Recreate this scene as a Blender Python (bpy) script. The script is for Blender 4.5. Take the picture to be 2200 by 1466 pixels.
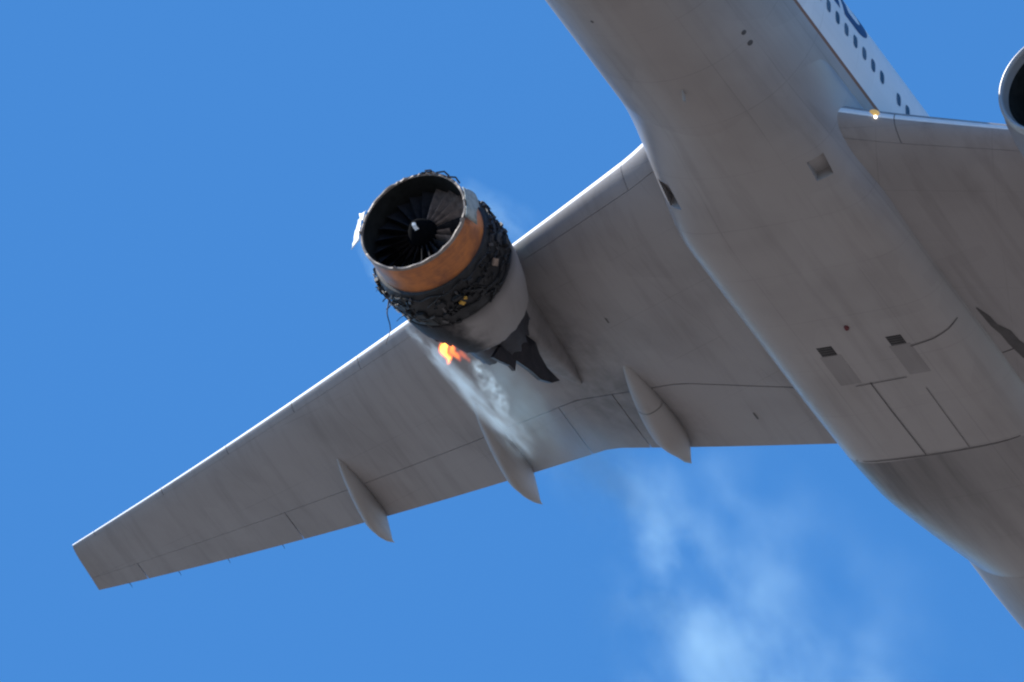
import bpy, bmesh, math, random
from math import sin, cos, pi, radians, sqrt
from mathutils import Matrix, Vector
random.seed(7)
for o in list(bpy.data.objects): bpy.data.objects.remove(o)
scn = bpy.context.scene
COL = scn.collection

# ------------------------------------------------------------------ camera
# solved from the photograph: airliner frame (x aft, y starboard, z up, metres from the nose) seen from 800 m
ELEV = radians(34.5)
FPX, DIST = 81.8349 * 800.0, 800.0
RC = Matrix(((0.42580, -0.89660, 0.12120), (0.55410, 0.15250, -0.81840), (0.71530, 0.41560, 0.56180)))
C0 = Vector((27.0, 0.0, 0.0))
TC = Vector((746.0117 / 81.8349, -260.4975 / 81.8349, DIST))
def ortho(m):
    a = Vector([m[i][0] for i in range(3)]).normalized()
    b = Vector([m[i][1] for i in range(3)]); b = (b - a * a.dot(b)).normalized()
    c = a.cross(b)
    return Matrix(((a.x, b.x, c.x), (a.y, b.y, c.y), (a.z, b.z, c.z)))
RC = ortho(RC)
RW = Matrix(((1, 0, 0), (0, sin(ELEV), cos(ELEV)), (0, -cos(ELEV), sin(ELEV))))   # columns: right, down, depth
EYE = Vector((0, 0, 1.7))
M3 = RW @ RC
PLANE = Matrix.Translation(EYE + RW @ (TC - RC @ C0)) @ M3.to_4x4()
cam_d = bpy.data.cameras.new('camera'); cam = bpy.data.objects.new('camera', cam_d); COL.objects.link(cam)
cam.location = EYE; cam.rotation_euler = (pi / 2 + ELEV, 0, 0)
cam_d.sensor_width = 36; cam_d.lens = 36 * FPX / 2200; cam_d.clip_start = 0.5; cam_d.clip_end = 200000
scn.camera = cam
# ------------------------------------------------------------------ sky and sun
SUN_CAM = (RC @ Vector((-.30, .72, .626))).normalized()       # direction to the sun, seen from the camera
SUN = (RW @ SUN_CAM).normalized()
world = bpy.data.worlds.new('World'); scn.world = world; world.use_nodes = True
nt = world.node_tree; nt.nodes.clear()
sky = nt.nodes.new('ShaderNodeTexSky'); sky.sky_type = 'NISHITA'; sky.sun_disc = False
sky.sun_elevation = math.asin(SUN.z); sky.sun_rotation = math.atan2(SUN.x, SUN.y)
sky.altitude = 1600; sky.air_density = 1.0; sky.dust_density = 0.0; sky.ozone_density = 10.0
bg = nt.nodes.new('ShaderNodeBackground'); bg.inputs['Strength'].default_value = 0.15
wo = nt.nodes.new('ShaderNodeOutputWorld')
hs = nt.nodes.new('ShaderNodeHueSaturation'); hs.inputs['Saturation'].default_value = 1.10; hs.inputs['Hue'].default_value = .494
nt.links.new(sky.outputs[0], hs.inputs['Color']); nt.links.new(hs.outputs[0], bg.inputs[0]); nt.links.new(bg.outputs[0], wo.inputs[0])
sd = bpy.data.lights.new('sun', 'SUN'); sd.energy = 4.5; sd.angle = radians(0.53); sd.color = (1, 0.95, 0.87)
so = bpy.data.objects.new('sun', sd); COL.objects.link(so)
so.rotation_euler = SUN.to_track_quat('Z', 'Y').to_euler(); so.location = (0, 0, 900)
scn.view_settings.view_transform = 'Standard'; scn.view_settings.look = 'None'
scn.view_settings.exposure = 0.66; scn.view_settings.gamma = 1.0; scn.view_settings.use_curve_mapping = False
scn.cycles.volume_step_rate = 0.3; scn.cycles.volume_max_steps = 512; scn.cycles.volume_bounces = 1
scn.cycles.filter_width = 2.2; scn.cycles.max_bounces = 6; scn.cycles.diffuse_bounces = 3

# ------------------------------------------------------------------ pixel helpers (direction only; the second datum is a real plane)
CAMP = C0 - RC.transposed() @ TC
def ray(u, v): return (RC.transposed() @ Vector(((u - 1100) / FPX, (v - 733) / FPX, 1))).normalized()
def on(u, v, axis, val):
    d = ray(u, v); return CAMP + d * ((val - CAMP[axis]) / d[axis])

# ------------------------------------------------------------------ materials
def newmat(name):
    m = bpy.data.materials.new(name); m.use_nodes = True
    return m, m.node_tree, m.node_tree.nodes['Principled BSDF']
def N(t, typ, **kw):
    n = t.nodes.new(typ)
    for k, v in kw.items(): setattr(n, k, v)
    return n
def L(t, a, b): t.links.new(a, b)
def math_node(t, op, a, b=None, c=None, clamp=False):
    n = t.nodes.new('ShaderNodeMath'); n.operation = op; n.use_clamp = clamp
    for i, x in enumerate((a, b, c)):
        if x is None: continue
        if isinstance(x, (int, float)): n.inputs[i].default_value = x
        else: t.links.new(x, n.inputs[i])
    return n.outputs[0]
def mixc(t, fac, a, b, typ='MIX'):
    n = t.nodes.new('ShaderNodeMix'); n.data_type = 'RGBA'; n.blend_type = typ
    for s, x in ((0, fac), (6, a), (7, b)):
        if hasattr(x, 'node'): t.links.new(x, n.inputs[s])
        else: n.inputs[s].default_value = x if s == 0 else (*x, 1)
    return n.outputs[2]
def noise(t, vec, scale, detail=4, rough=.55, sc=(1, 1, 1)):
    mp = N(t, 'ShaderNodeMapping'); mp.inputs['Scale'].default_value = sc
    L(t, vec, mp.inputs['Vector'])
    n = N(t, 'ShaderNodeTexNoise'); n.inputs['Scale'].default_value = scale
    n.inputs['Detail'].default_value = detail; n.inputs['Roughness'].default_value = rough
    L(t, mp.outputs[0], n.inputs['Vector']); return n.outputs['Fac']
def ramp(t, fac, lo, hi, a=0., b=1., smooth=True):
    n = N(t, 'ShaderNodeMapRange'); n.interpolation_type = 'SMOOTHSTEP' if smooth else 'LINEAR'
    n.inputs['From Min'].default_value = lo; n.inputs['From Max'].default_value = hi
    n.inputs['To Min'].default_value = a; n.inputs['To Max'].default_value = b
    L(t, fac, n.inputs['Value']); return n.outputs[0]
def bump(t, p, h, strength=.15, dist=.02):
    b = N(t, 'ShaderNodeBump'); b.inputs['Strength'].default_value = strength; b.inputs['Distance'].default_value = dist
    L(t, h, b.inputs['Height']); L(t, b.outputs[0], p.inputs['Normal'])

def skin_paint(name, col, rough=.38, dirt=.35, livery=False, soot=None, aft_dark=None, spec=.3, ro=.1, lines=None):
    """painted aircraft skin: faint panel tone, streaks running aft, grime spots"""
    m, t, p = newmat(name)
    tc = N(t, 'ShaderNodeTexCoord').outputs['Object']
    sx = N(t, 'ShaderNodeSeparateXYZ'); L(t, tc, sx.inputs[0])
    big = noise(t, tc, .35, 3); streak = noise(t, tc, 1.0, 5, .6, (.16, 2.2, 2.2)); fine = noise(t, tc, 9, 3, .6, (.4, 1, 1))
    pan = N(t, 'ShaderNodeTexVoronoi'); pan.distance = 'CHEBYCHEV'; pan.inputs['Scale'].default_value = .42
    mp = N(t, 'ShaderNodeMapping'); mp.inputs['Scale'].default_value = (.8, 1.4, .05); L(t, tc, mp.inputs['Vector']); L(t, mp.outputs[0], pan.inputs['Vector'])
    tone = N(t, 'ShaderNodeRGBToBW'); L(t, pan.outputs['Color'], tone.inputs[0])
    base = col
    if livery:
        z = sx.outputs['Z']
        up = math_node(t, 'GREATER_THAN', z, -.60); st = math_node(t, 'GREATER_THAN', z, -.70)
        c1 = mixc(t, st, col, (.23, .10, .05)); base = mixc(t, up, c1, (.70, .70, .715))
    d = math_node(t, 'MULTIPLY_ADD', ramp(t, streak, .46, .72), .55, math_node(t, 'MULTIPLY', ramp(t, big, .42, .68), .45))
    d = math_node(t, 'MULTIPLY', d, dirt)
    if livery: d = math_node(t, 'MULTIPLY', d, math_node(t, 'MULTIPLY_ADD', up, -.7, 1.0))
    c = mixc(t, d, base, (.10, .09, .085))
    tn = math_node(t, 'MULTIPLY_ADD', tone.outputs[0], .08, .96)
    c = mixc(t, 1.0, c, N_rgb(t, tn), 'MULTIPLY')
    def line(v, period, w):
        return math_node(t, 'LESS_THAN', math_node(t, 'ABSOLUTE', math_node(t, 'SUBTRACT', math_node(t, 'FRACT', math_node(t, 'DIVIDE', v, period)), .5)), w / period / 2)
    if lines == 'body':
        l1 = line(sx.outputs['X'], 2.13, .03); l2 = line(math_node(t, 'ARCTAN2', sx.outputs['Y'], sx.outputs['Z']), .42, .009)
        pl = math_node(t, 'MAXIMUM', l1, l2)
    elif lines == 'wing':
        ay = math_node(t, 'ABSOLUTE', sx.outputs['Y'])
        l1 = line(math_node(t, 'MULTIPLY_ADD', ay, -.62, sx.outputs['X']), 2.2, .028); l2 = line(math_node(t, 'MULTIPLY_ADD', sx.outputs['X'], .35, ay), 3.1, .028)
        pl = math_node(t, 'MAXIMUM', l1, l2)
    if lines:
        pl = math_node(t, 'MULTIPLY', pl, ramp(t, big, .35, .62, .03, .18)); c = mixc(t, pl, c, (.06, .06, .062))
    if aft_dark:
        x0, x1, k = aft_dark  # darker just behind the seam, fading aft, stronger to starboard
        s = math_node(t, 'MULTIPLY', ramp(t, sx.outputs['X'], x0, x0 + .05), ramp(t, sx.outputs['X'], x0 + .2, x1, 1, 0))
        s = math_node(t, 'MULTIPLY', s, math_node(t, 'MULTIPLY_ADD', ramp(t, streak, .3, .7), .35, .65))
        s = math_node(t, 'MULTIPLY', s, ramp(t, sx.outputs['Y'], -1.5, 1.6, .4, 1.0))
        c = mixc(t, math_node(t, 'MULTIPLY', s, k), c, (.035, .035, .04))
    if soot:
        s = soot(t, sx, noise(t, tc, 1.6, 5, .6))
        c = mixc(t, s, c, (.012, .012, .016))
    L(t, c, p.inputs['Base Color']); p.inputs['Roughness'].default_value = rough
    r = math_node(t, 'MULTIPLY_ADD', fine, .25, rough + ro); L(t, r, p.inputs['Roughness'])
    p.inputs['Specular IOR Level'].default_value = spec
    bump(t, p, math_node(t, 'ADD', math_node(t, 'MULTIPLY', big, 1.0), math_node(t, 'MULTIPLY', fine, .05)), .25, .03)
    return m
def N_rgb(t, f):
    n = N(t, 'ShaderNodeCombineColor'); 
    for i in range(3): L(t, f, n.inputs[i])
    return n.outputs[0]
def simple(name, col, rough=.5, metal=0., var=.3, scale=6., bumpk=.2, emit=None, spec=.5):
    m, t, p = newmat(name)
    tc = N(t, 'ShaderNodeTexCoord').outputs['Object']
    n1 = noise(t, tc, scale, 5, .6)
    c = mixc(t, math_node(t, 'MULTIPLY', ramp(t, n1, .35, .7), var), col, tuple(x * .35 for x in col))
    L(t, c, p.inputs['Base Color']); p.inputs['Metallic'].default_value = metal
    L(t, math_node(t, 'MULTIPLY_ADD', n1, .3, rough - .15), p.inputs['Roughness'])
    p.inputs['Specular IOR Level'].default_value = spec
    if bumpk: bump(t, p, n1, bumpk, .01)
    if emit:
        p.inputs['Emission Color'].default_value = (*emit[0], 1); p.inputs['Emission Strength'].default_value = emit[1]
    return m
GREY = (.335, .325, .326)
MAT = {}
MAT['fuselage'] = skin_paint('fuselage_paint', GREY, .33, .26, livery=True, lines='body')
MAT['fairing'] = skin_paint('fairing_paint', GREY, .30, .32, aft_dark=(33.12, 41., .85), spec=.5, ro=-.08, lines='body')
MAT['wing'] = skin_paint('wing_paint', (.33, .32, .32), .4, .45, lines='wing')
def wing_soot(t, sx, n):
    dy = math_node(t, 'ABSOLUTE', math_node(t, 'SUBTRACT', sx.outputs['Y'], math_node(t, 'MULTIPLY_ADD', sx.outputs['X'], -.25, 16.6)))
    k = math_node(t, 'MULTIPLY', ramp(t, dy, .6, 2.6, 1, 0), math_node(t, 'MULTIPLY', ramp(t, sx.outputs['X'], 25.0, 28.0), ramp(t, sx.outputs['X'], 31.5, 34.5, 1, 0)))
    return math_node(t, 'MULTIPLY', k, ramp(t, n, .30, .75, .10, .42))
MAT['wing'] = skin_paint('wing_paint', (.315, .305, .309), .4, .36, lines='wing', soot=wing_soot)
MAT['panel'] = skin_paint('panel_paint', (.28, .272, .275), .45, .4)
MAT['canoe'] = skin_paint('flap_fairing_paint', (.35, .342, .34), .4, .3)
MAT['nacelle'] = skin_paint('nacelle_paint', (.34, .335, .34), .35, .25)
MAT['nacelle_dark'] = skin_paint('nacelle_dark_paint', (.20, .20, .23), .35, .25)
def soot_fn(t, sx, n):
    a = math_node(t, 'SUBTRACT', sx.outputs['Y'], 9.2)                      # toward the burning starboard side
    a = math_node(t, 'ADD', a, math_node(t, 'MULTIPLY', math_node(t, 'SUBTRACT', n, .5), 1.0))
    f = math_node(t, 'MULTIPLY', math_node(t, 'SUBTRACT', 22.95, sx.outputs['X']), 1.0)
    return ramp(t, math_node(t, 'MAXIMUM', a, f), -.45, .4)
MAT['burnt'] = skin_paint('burnt_cowl', (.31, .30, .30), .45, .25, soot=soot_fn)
MAT['metal'] = simple('polished_slat', (.80, .81, .82), .5, .25, .1, 3, .03)
MAT['lip'] = simple('polished_lip', (.34, .345, .36), .4, .2, .1, 3, .03)
MAT['black'] = simple('charred_casing', (.014, .016, .020), .6, 0, .6, 5, .6)
MAT['steel'] = simple('sooty_steel', (.11, .11, .115), .5, .3, .7, 8, .4)
MAT['liner'] = simple('inlet_liner', (.020, .023, .024), .7, 0, .5, 4, .2, spec=.15)
MAT['core'] = simple('hot_section_metal', (.030, .032, .045), .5, .2, .5, 4, .3)
MAT['blade'] = simple('lit_titanium_blade', (.22, .175, .155), .45, .4, .8, 5, .3)  # paler blade copy, with the light falling on it put into the colour
MAT['shaded_blade'] = simple('shaded_blade', (.020, .020, .024), .7, 0, .7, 4, .3, spec=.12)  # dark blade colour stands for the shade inside the intake
MAT['spinner'] = simple('spinner_black', (.004, .0045, .006), .9, 0, .2, spec=.04)
MAT['white'] = simple('white_paint', (.82, .82, .80), .5, 0, .12, 5, .1)
MAT['bluepaint'] = simple('blue_paint', (.012, .03, .11), .45, 0, .1, 3, 0)
MAT['glass'] = simple('window_glass', (.035, .045, .06), .12, 0, .1, 2, 0)
MAT['frame'] = simple('window_frame', (.66, .67, .69), .5, 0, .2, 2, 0)
MAT['seam'] = simple('dark_seam', (.085, .082, .085), .7, 0, .3, 3, 0)
MAT['hole'] = simple('duct_interior', (.03, .03, .033), .7, 0, .3, 3, 0)
MAT['torn'] = simple('torn_flange', (.30, .34, .33), .55, .1, .5, 7, .5)
MAT['flange'] = simple('flange_metal', (.26, .225, .20), .6, .1, .5, 9, .4)
MAT['yellow'] = simple('yellow_tag', (.62, .36, .06), .6, 0, .4, 9, .2)
MAT['tan'] = simple('tan_bracket', (.32, .24, .19), .6, 0, .5, 9, .3)
MAT['wire'] = simple('sooty_wire', (.03, .03, .035), .7)
MAT['red'] = simple('red_lens', (.12, .015, .02), .25, 0, .1, 3, 0)
MAT['lamp'] = simple('landing_lamp_glass', (.75, .45, .12), .2, 0, .2, 9, 0, ((1, .62, .2), .18))
MAT['bulb'] = simple('lit_bulb', (1, .95, .85), .2, 0, 0, 3, 0, ((1, .9, .75), 2.2))
# resin wrap round the fan case: orange brown, paler and sooted at one end
m, t, p = newmat('resin_wrap'); MAT['wrap'] = m
tc = N(t, 'ShaderNodeTexCoord').outputs['Object']; sx = N(t, 'ShaderNodeSeparateXYZ'); L(t, tc, sx.inputs[0])
n1 = noise(t, tc, 1.3, 5, .6); n2 = noise(t, tc, 3, 4, .6, (8, .6, .6))
c = mixc(t, ramp(t, n1, .35, .7), (.56, .20, .055), (.24, .09, .05))
c = mixc(t, math_node(t, 'MULTIPLY', ramp(t, math_node(t, 'MULTIPLY_ADD', n1, .9, sx.outputs['Y']), 10.65, 11.3), .75), c, (.33, .27, .21))
c = mixc(t, ramp(t, math_node(t, 'MULTIPLY_ADD', n1, .25, sx.outputs['X']), 21.50, 21.80), c, (.07, .035, .025))
c = mixc(t, math_node(t, 'MULTIPLY', ramp(t, n2, .45, .75), .35), c, (.12, .05, .03))
L(t, c, p.inputs['Base Color']); p.inputs['Roughness'].default_value = .5; bump(t, p, n2, .2, .01)
# ground: winter prairie with thin snow
m, t, p = newmat('winter_ground'); MAT['ground'] = m
tc = N(t, 'ShaderNodeTexCoord').outputs['Object']
g1 = noise(t, tc, .0025, 8, .6); g2 = noise(t, tc, .05, 5, .6)
c = mixc(t, g2, (.120, .100, .084), (.175, .150, .130))
c = mixc(t, ramp(t, math_node(t, 'MULTIPLY_ADD', g2, .3, g1), .74, .86), c, (.72, .72, .75))
L(t, c, p.inputs['Base Color']); p.inputs['Roughness'].default_value = .9

# ------------------------------------------------------------------ mesh helpers
def mesh(name, verts, faces, mat, smooth=True, angle=35, recalc=True):
    me = bpy.data.meshes.new(name); me.from_pydata([tuple(v) for v in verts], [], faces)
    bm = bmesh.new(); bm.from_mesh(me)
    bmesh.ops.remove_doubles(bm, verts=bm.verts, dist=1e-5)
    if recalc: bmesh.ops.recalc_face_normals(bm, faces=bm.faces)
    bm.to_mesh(me); bm.free()
    if mat: me.materials.append(MAT[mat] if isinstance(mat, str) else mat)
    if smooth:
        me.polygons.foreach_set('use_smooth', [True] * len(me.polygons)); me.set_sharp_from_angle(angle=radians(angle))
    return me
def obj(name, me, parent=None, label=None, cat=None, group=None, kind=None):
    o = bpy.data.objects.new(name, me); COL.objects.link(o)
    if parent: o.parent = parent
    for k, v in (('label', label), ('category', cat), ('group', group), ('kind', kind)):
        if v: o[k] = v
    return o
def loft(secs, closed=True, caps=True):
    n = len(secs[0]); V = [v for s in secs for v in s]; F = []
    for i in range(len(secs) - 1):
        for j in range(n if closed else n - 1):
            k = (j + 1) % n
            F.append((i * n + j, i * n + k, (i + 1) * n + k, (i + 1) * n + j))
    if caps and closed:
        F.append(tuple(range(n - 1, -1, -1))); F.append(tuple((len(secs) - 1) * n + j for j in range(n)))
    return V, F
def revolve(profile, cx, cy, cz, seg=64, a0=0., a1=2 * pi, axis='x'):
    """profile of (dx, r) revolved about the x axis through (cx, cy, cz); angle 0 = down, + = starboard"""
    full = abs(a1 - a0 - 2 * pi) < 1e-6
    n = seg if full else seg + 1
    secs = []
    for dx, r in profile:
        secs.append([Vector((cx + dx, cy + r * sin(a0 + (a1 - a0) * j / seg), cz - r * cos(a0 + (a1 - a0) * j / seg))) for j in range(n)])
    return loft(secs, closed=full, caps=False)
def tube(pts, r, seg=6):
    pts = [Vector(p) for p in pts]; secs = []
    up = Vector((.13, .37, .92))
    for i, p in enumerate(pts):
        d = (pts[min(i + 1, len(pts) - 1)] - pts[max(i - 1, 0)]).normalized()
        a = d.cross(up).normalized(); b = d.cross(a)
        rr = r[i] if isinstance(r, (list, tuple)) else r
        secs.append([p + a * (rr * cos(2 * pi * k / seg)) + b * (rr * sin(2 * pi * k / seg)) for k in range(seg)])
    return loft(secs)
def join(parts):
    V, F = [], []
    for v, f in parts:
        o = len(V); V += list(v); F += [tuple(i + o for i in ff) for ff in f]
    return V, F
def slab(pts, n, th):
    """polygon pts extruded along n by th"""
    k = len(pts); V = [Vector(p) for p in pts] + [Vector(p) + n * th for p in pts]
    F = [tuple(range(k)), tuple(range(2 * k - 1, k - 1, -1))] + [(i, (i + 1) % k, k + (i + 1) % k, k + i) for i in range(k)]
    return V, F
def boxat(c, ax, ay, az, sx_, sy_, sz_):
    V = [c + ax * (a * sx_) + ay * (b * sy_) + az * (d * sz_) for a in (-.5, .5) for b in (-.5, .5) for d in (-.5, .5)]
    return V, [(0, 1, 3, 2), (4, 6, 7, 5), (0, 4, 5, 1), (2, 3, 7, 6), (0, 2, 6, 4), (1, 5, 7, 3)]

# ------------------------------------------------------------------ ground
G = 60000
obj('ground', mesh('ground', [(-G, -G, 0), (G, -G, 0), (G, G, 0), (-G, G, 0)], [(0, 1, 2, 3)], 'ground', False), kind='structure')

# ------------------------------------------------------------------ the airliner
plane = obj('airliner', None, None, 'grey and white twin-engine airliner flying low with its starboard engine torn open and burning', 'airplane')
plane.matrix_world = PLANE

# ---- fuselage
def fus(x):
    """radius, centre height"""
    if x < 10:
        k = max(x / 10, 0); r = 3.1 * (1 - (1 - k) ** 2.1) ** .56; return r, -.75 * (1 - k) ** 1.7
    if x < 41.5: return 3.1, 0
    k = (x - 41.5) / 21.2; r = 3.1 * (1 - k ** 1.75 * .93); return r, (3.1 - r) * .82
XS = [0.02, .1, .3, .6, 1, 1.6, 2.4, 3.4, 4.6, 6, 8, 10] + [10 + 1.5 * i for i in range(1, 22)] + [43 + 1.3 * i for i in range(15)] + [62.7]
secs = []
for x in XS:
    r, zc = fus(x)
    secs.append([(x, r * sin(2 * pi * j / 120), zc - r * cos(2 * pi * j / 120)) for j in range(120)])
fuselage = obj('fuselage', mesh('fuselage', *loft(secs), 'fuselage'), plane, 'white upper body and grey belly with a thin gold line')

# ---- cabin windows on the port side
def on_fus(x, z, lift=0., side=-1):
    r = 3.1 + lift; a = math.asin(max(-1, min(1, z / 3.1))); return Vector((x, side * r * cos(a), r * sin(a)))
def oval(w, h, n=20, e=3.2):
    out = []
    for k in range(n):
        a = 2 * pi * k / n; c, s = cos(a), sin(a)
        out.append((w * math.copysign(abs(c) ** (2 / e), c), h * math.copysign(abs(s) ** (2 / e), s)))
    return out
WZ = .34
def plate_on_fus(w, h, lift, zc, th):
    a0 = math.asin(zc / 3.1); top, bot = [], []
    for (u, v) in oval(w, h):
        a = a0 + v / 3.1
        top.append((u, -(3.1 + lift) * cos(a), (3.1 + lift) * sin(a))); bot.append((u, -(3.1 + lift - th) * cos(a), (3.1 + lift - th) * sin(a)))
    n = len(top); F = [tuple(range(n)), tuple(range(2 * n - 1, n - 1, -1))] + [(i, (i + 1) % n, n + (i + 1) % n, n + i) for i in range(n)]
    return top + bot, F
wx = [18.35 + .555 * k for k in range(-8, 7)] + [22.72, 23.28] + [23.84 + .555 * k for k in range(14)]
def window_mesh(glass, blind):
    parts = [plate_on_fus(.155, .225, .004, WZ, .03), plate_on_fus(.118, .185, .010, WZ, .02)]
    V, F, mi = [], [], []
    for i, (v, f) in enumerate(parts):
        F += [tuple(k + len(V) for k in ff) for ff in f]; V += v; mi += [i] * len(f)
    me = bpy.data.meshes.new('window'); me.from_pydata([tuple(v) for v in V], [], F)
    me.materials.append(MAT['frame']); me.materials.append(glass)
    for pg, i in zip(me.polygons, mi): pg.material_index = i
    bm = bmesh.new(); bm.from_mesh(me); bmesh.ops.recalc_face_normals(bm, faces=bm.faces); bm.to_mesh(me); bm.free()
    return me
wms = [window_mesh(simple('window_glass_' + n_, c_, .15, 0, .4, 5, 0), 0) for n_, c_ in (('dark', (.03, .04, .06)), ('blind_half', (.07, .085, .11)), ('dim', (.045, .055, .08)))]
for i, x in enumerate(wx):
    w = obj('window', wms[(i * 7 + i // 3) % 3], fuselage); w.location = (x, 0, 0)
# ---- name painted above the windows
fc = bpy.data.curves.new('title', 'FONT'); fc.body = 'UNITED'; fc.size = 2.55; fc.space_character = 1.12; fc.offset = .07
fo = bpy.data.objects.new('title', fc); COL.objects.link(fo)
bpy.context.view_layer.update()
tm = bpy.data.meshes.new_from_object(fo.evaluated_get(bpy.context.evaluated_depsgraph_get()))
bpy.data.objects.remove(fo)
bm = bmesh.new(); bm.from_mesh(tm)
bmesh.ops.triangulate(bm, faces=bm.faces)
for _ in range(4):
    es = [e for e in bm.edges if e.calc_length() > .3]
    if not es: break
    bmesh.ops.subdivide_edges(bm, edges=es, cuts=1); bmesh.ops.triangulate(bm, faces=bm.faces)
mx = max(v.co.x for v in bm.verts)
for v in bm.verts:
    p_ = on_fus(0, 0); a = math.asin(.88 / 3.1) + v.co.y / 3.1
    v.co = Vector((21.15 - (mx - v.co.x), -3.106 * cos(a), 3.106 * sin(a)))
bm.to_mesh(tm); bm.free(); tm.materials.clear(); tm.materials.append(MAT['bluepaint'])
obj('lettering', tm, fuselage, 'dark blue capital letters of the airline name')

# ---- wing geometry
def zw(y):
    e = max(0, min(1, (abs(y) - 2.6) / 27.85)); return -1.75 + 6.005 * (.75 * e + .25 * e * e)
def chord(y):
    y = abs(y); return 14.4473 + fil(y) + (7.9088 - 14.4473) * y / 10.1718 if y < 10.1718 else 7.9088 + (1.9624 - 7.9088) * (y - 10.1718) / (30.47 - 10.1718)
def fil(y): return .08 * ((4.1 - max(abs(y), 2.9)) / 1.2) ** 2 if abs(y) < 4.1 else 0.
def le(y): return 18.125 + .7378 * abs(y) - fil(y)
INC = .0784
def tc_ratio(y): return .125 - .03 * min(1, abs(y) / 25)
def foil(u, y, s):
    """point of the section; s = +1 upper, -1 lower"""
    c = chord(y); t = tc_ratio(y)
    yt = 5 * t * (.2969 * sqrt(max(u, 0)) - .126 * u - .3516 * u * u + .2843 * u ** 3 - .1036 * u ** 4)
    zc = .018 * sin(pi * u ** 1.25)
    yo = y + (.13 * u * (1 if y > 0 else -1) if abs(y) > 30.3 else 0)
    return Vector((le(y) + u * c, yo, zw(y) - INC * u * c + (zc + s * yt) * c))
def wing_low(x, y): 
    return foil(max(0, min(1, (x - le(y)) / chord(y))), y, -1).z
def hinge(y):
    y = abs(y)
    if y >= 10.1718: return .72
    xh = 30.25 if y < 6.5 else 30.25 + 1.07 * (y - 6.5) / 3.67
    return (xh - le(y)) / chord(y)
def us(u0, u1, n):
    return [u0 + (u1 - u0) * (.5 - .5 * cos(pi * i / n)) for i in range(n + 1)] if u0 < .02 else [u0 + (u1 - u0) * i / n for i in range(n + 1)]
def wing_piece(y0, y1, u0u, u1u, u0l, u1l, ny, n=14):
    secs = []
    for i in range(ny + 1):
        y = y0 + (y1 - y0) * i / ny
        h_ = hinge(y); f_ = lambda v: h_ + v - 9 if v > 8 else v
        up = [foil(u, y, 1) for u in us(f_(u0u), f_(u1u), n)]; lo = [foil(u, y, -1) for u in us(f_(u0l), f_(u1l), n)][::-1]
        if u0u < 1e-6: lo = lo[:-1]
        secs.append(up + lo)
    return loft(secs)
def slat_mesh(nm, y0, y1, ny):
    me = mesh(nm, *wing_piece(y0, y1, 0, .0738, 0, .0488, ny, 12), 'wing'); me.materials.append(MAT['metal'])
    for pg in me.polygons:
        u = (pg.center.x - le(pg.center.y)) / chord(pg.center.y)
        if u < (.0018 if abs(pg.center.y) < 10 else .003): pg.material_index = 1
    return me
def build_wing(s):
    y = lambda v: s * v
    w = obj('wing', mesh('wing', *wing_piece(y(1.5), y(30.47), .075, 9 - .004, .05, 9 - .004, 60, 34), 'wing'), plane)
    # fixed pieces of skin: leading edge by the body and at the tip, rear edge outboard of the aileron
    for (a, b) in ((1.5, 3.95), (29.4, 30.47)):
        obj('leading_edge', slat_mesh('leading_edge', y(a), y(b), 12), w)
    for (a, b) in [(3.97, 9.05), (10.15, 13.2), (13.22, 16.4), (16.42, 19.6), (19.62, 22.8), (22.82, 26.0), (26.02, 29.38)]:
        obj('slat', slat_mesh('slat', y(a), y(b), 10), w)
    obj('leading_edge', mesh('leading_edge', *wing_piece(y(9.06), y(10.14), 0, .0745, 0, .0495, 3, 10), 'wing'), w)
    for nm, a, b in (('flap', 1.5, 8.9), ('flaperon', 8.93, 10.9), ('flap', 10.93, 22.3), ('aileron', 22.33, 28.6), ('trailing_edge', 28.63, 30.47)):
        obj(nm, mesh(nm, *wing_piece(y(a), y(b), 9, 1, 9, 1, max(4, int((b - a) * 1.5)), 8), 'wing'), w)
    for a in (23.2, 25.4, 27.4, 29.4):
        p0 = foil(.985, y(a), 1); obj('static_wick', mesh('static_wick', *tube([p0, p0 + Vector((.16, 0, .0)), p0 + Vector((.26, s * .02, -.01))], [.012, .008, .004], 5), 'wire'), w)
    return w
wingS = build_wing(1); wingP = build_wing(-1)

# ---- flap track fairings: canoe bodies hung under the rear of the wing
def canoe(w, yc, x0, x1, depth, half, droop, mat='canoe', split=None, xm=.66):
    n = 26; secs = []
    def sec(k, sh=0):
        x = x0 + (x1 - x0) * k
        g = (sin(pi * min(1, k / (2 * xm))) if k < xm else 1 - ((k - xm) / (1 - xm)) ** 1.5) if True else 0
        g = max(g, .012) ** (.75 if k < xm else .95)
        te = le(yc) + chord(yc)
        zt = wing_low(min(x, te), yc) + .12
        if x > te: zt = wing_low(te, yc) + .10 - (x - te) * .10
        zb = zt - (.12 + depth) * g - droop * max(0, k - .3) ** 1.3
        if x > te - .3: zt = zt - (.22 + droop * .7) * min(1, (x - te + .3) / (x1 - te + .3))
        zt = max(zt, zb + .02)
        h = half * g; out = []
        for j in range(20):
            a = 2 * pi * j / 20; c, s_ = cos(a), sin(a)
            zz = (zt + zb) / 2 + (zt - zb) / 2 * math.copysign(abs(s_) ** (.85 if s_ > 0 else 1.1), s_)
            out.append((x, yc + h * math.copysign(abs(c) ** (.8 if s_ > 0 else 1.25), c), zz))
        return out
    def build(k0, k1, nm, lab=None):
        ss = [sec(k0 + (k1 - k0) * i / n) for i in range(n + 1)]
        return obj(nm, mesh(nm, *loft(ss), mat), w, lab)
    if split:
        build(0, split - .004, 'flap_track_fairing', 'fixed front half of the flap track fairing'); build(split + .004, 1, 'flap_track_fairing', 'moving rear half of the flap track fairing')
    else: build(0, 1, 'flap_track_fairing')
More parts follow.
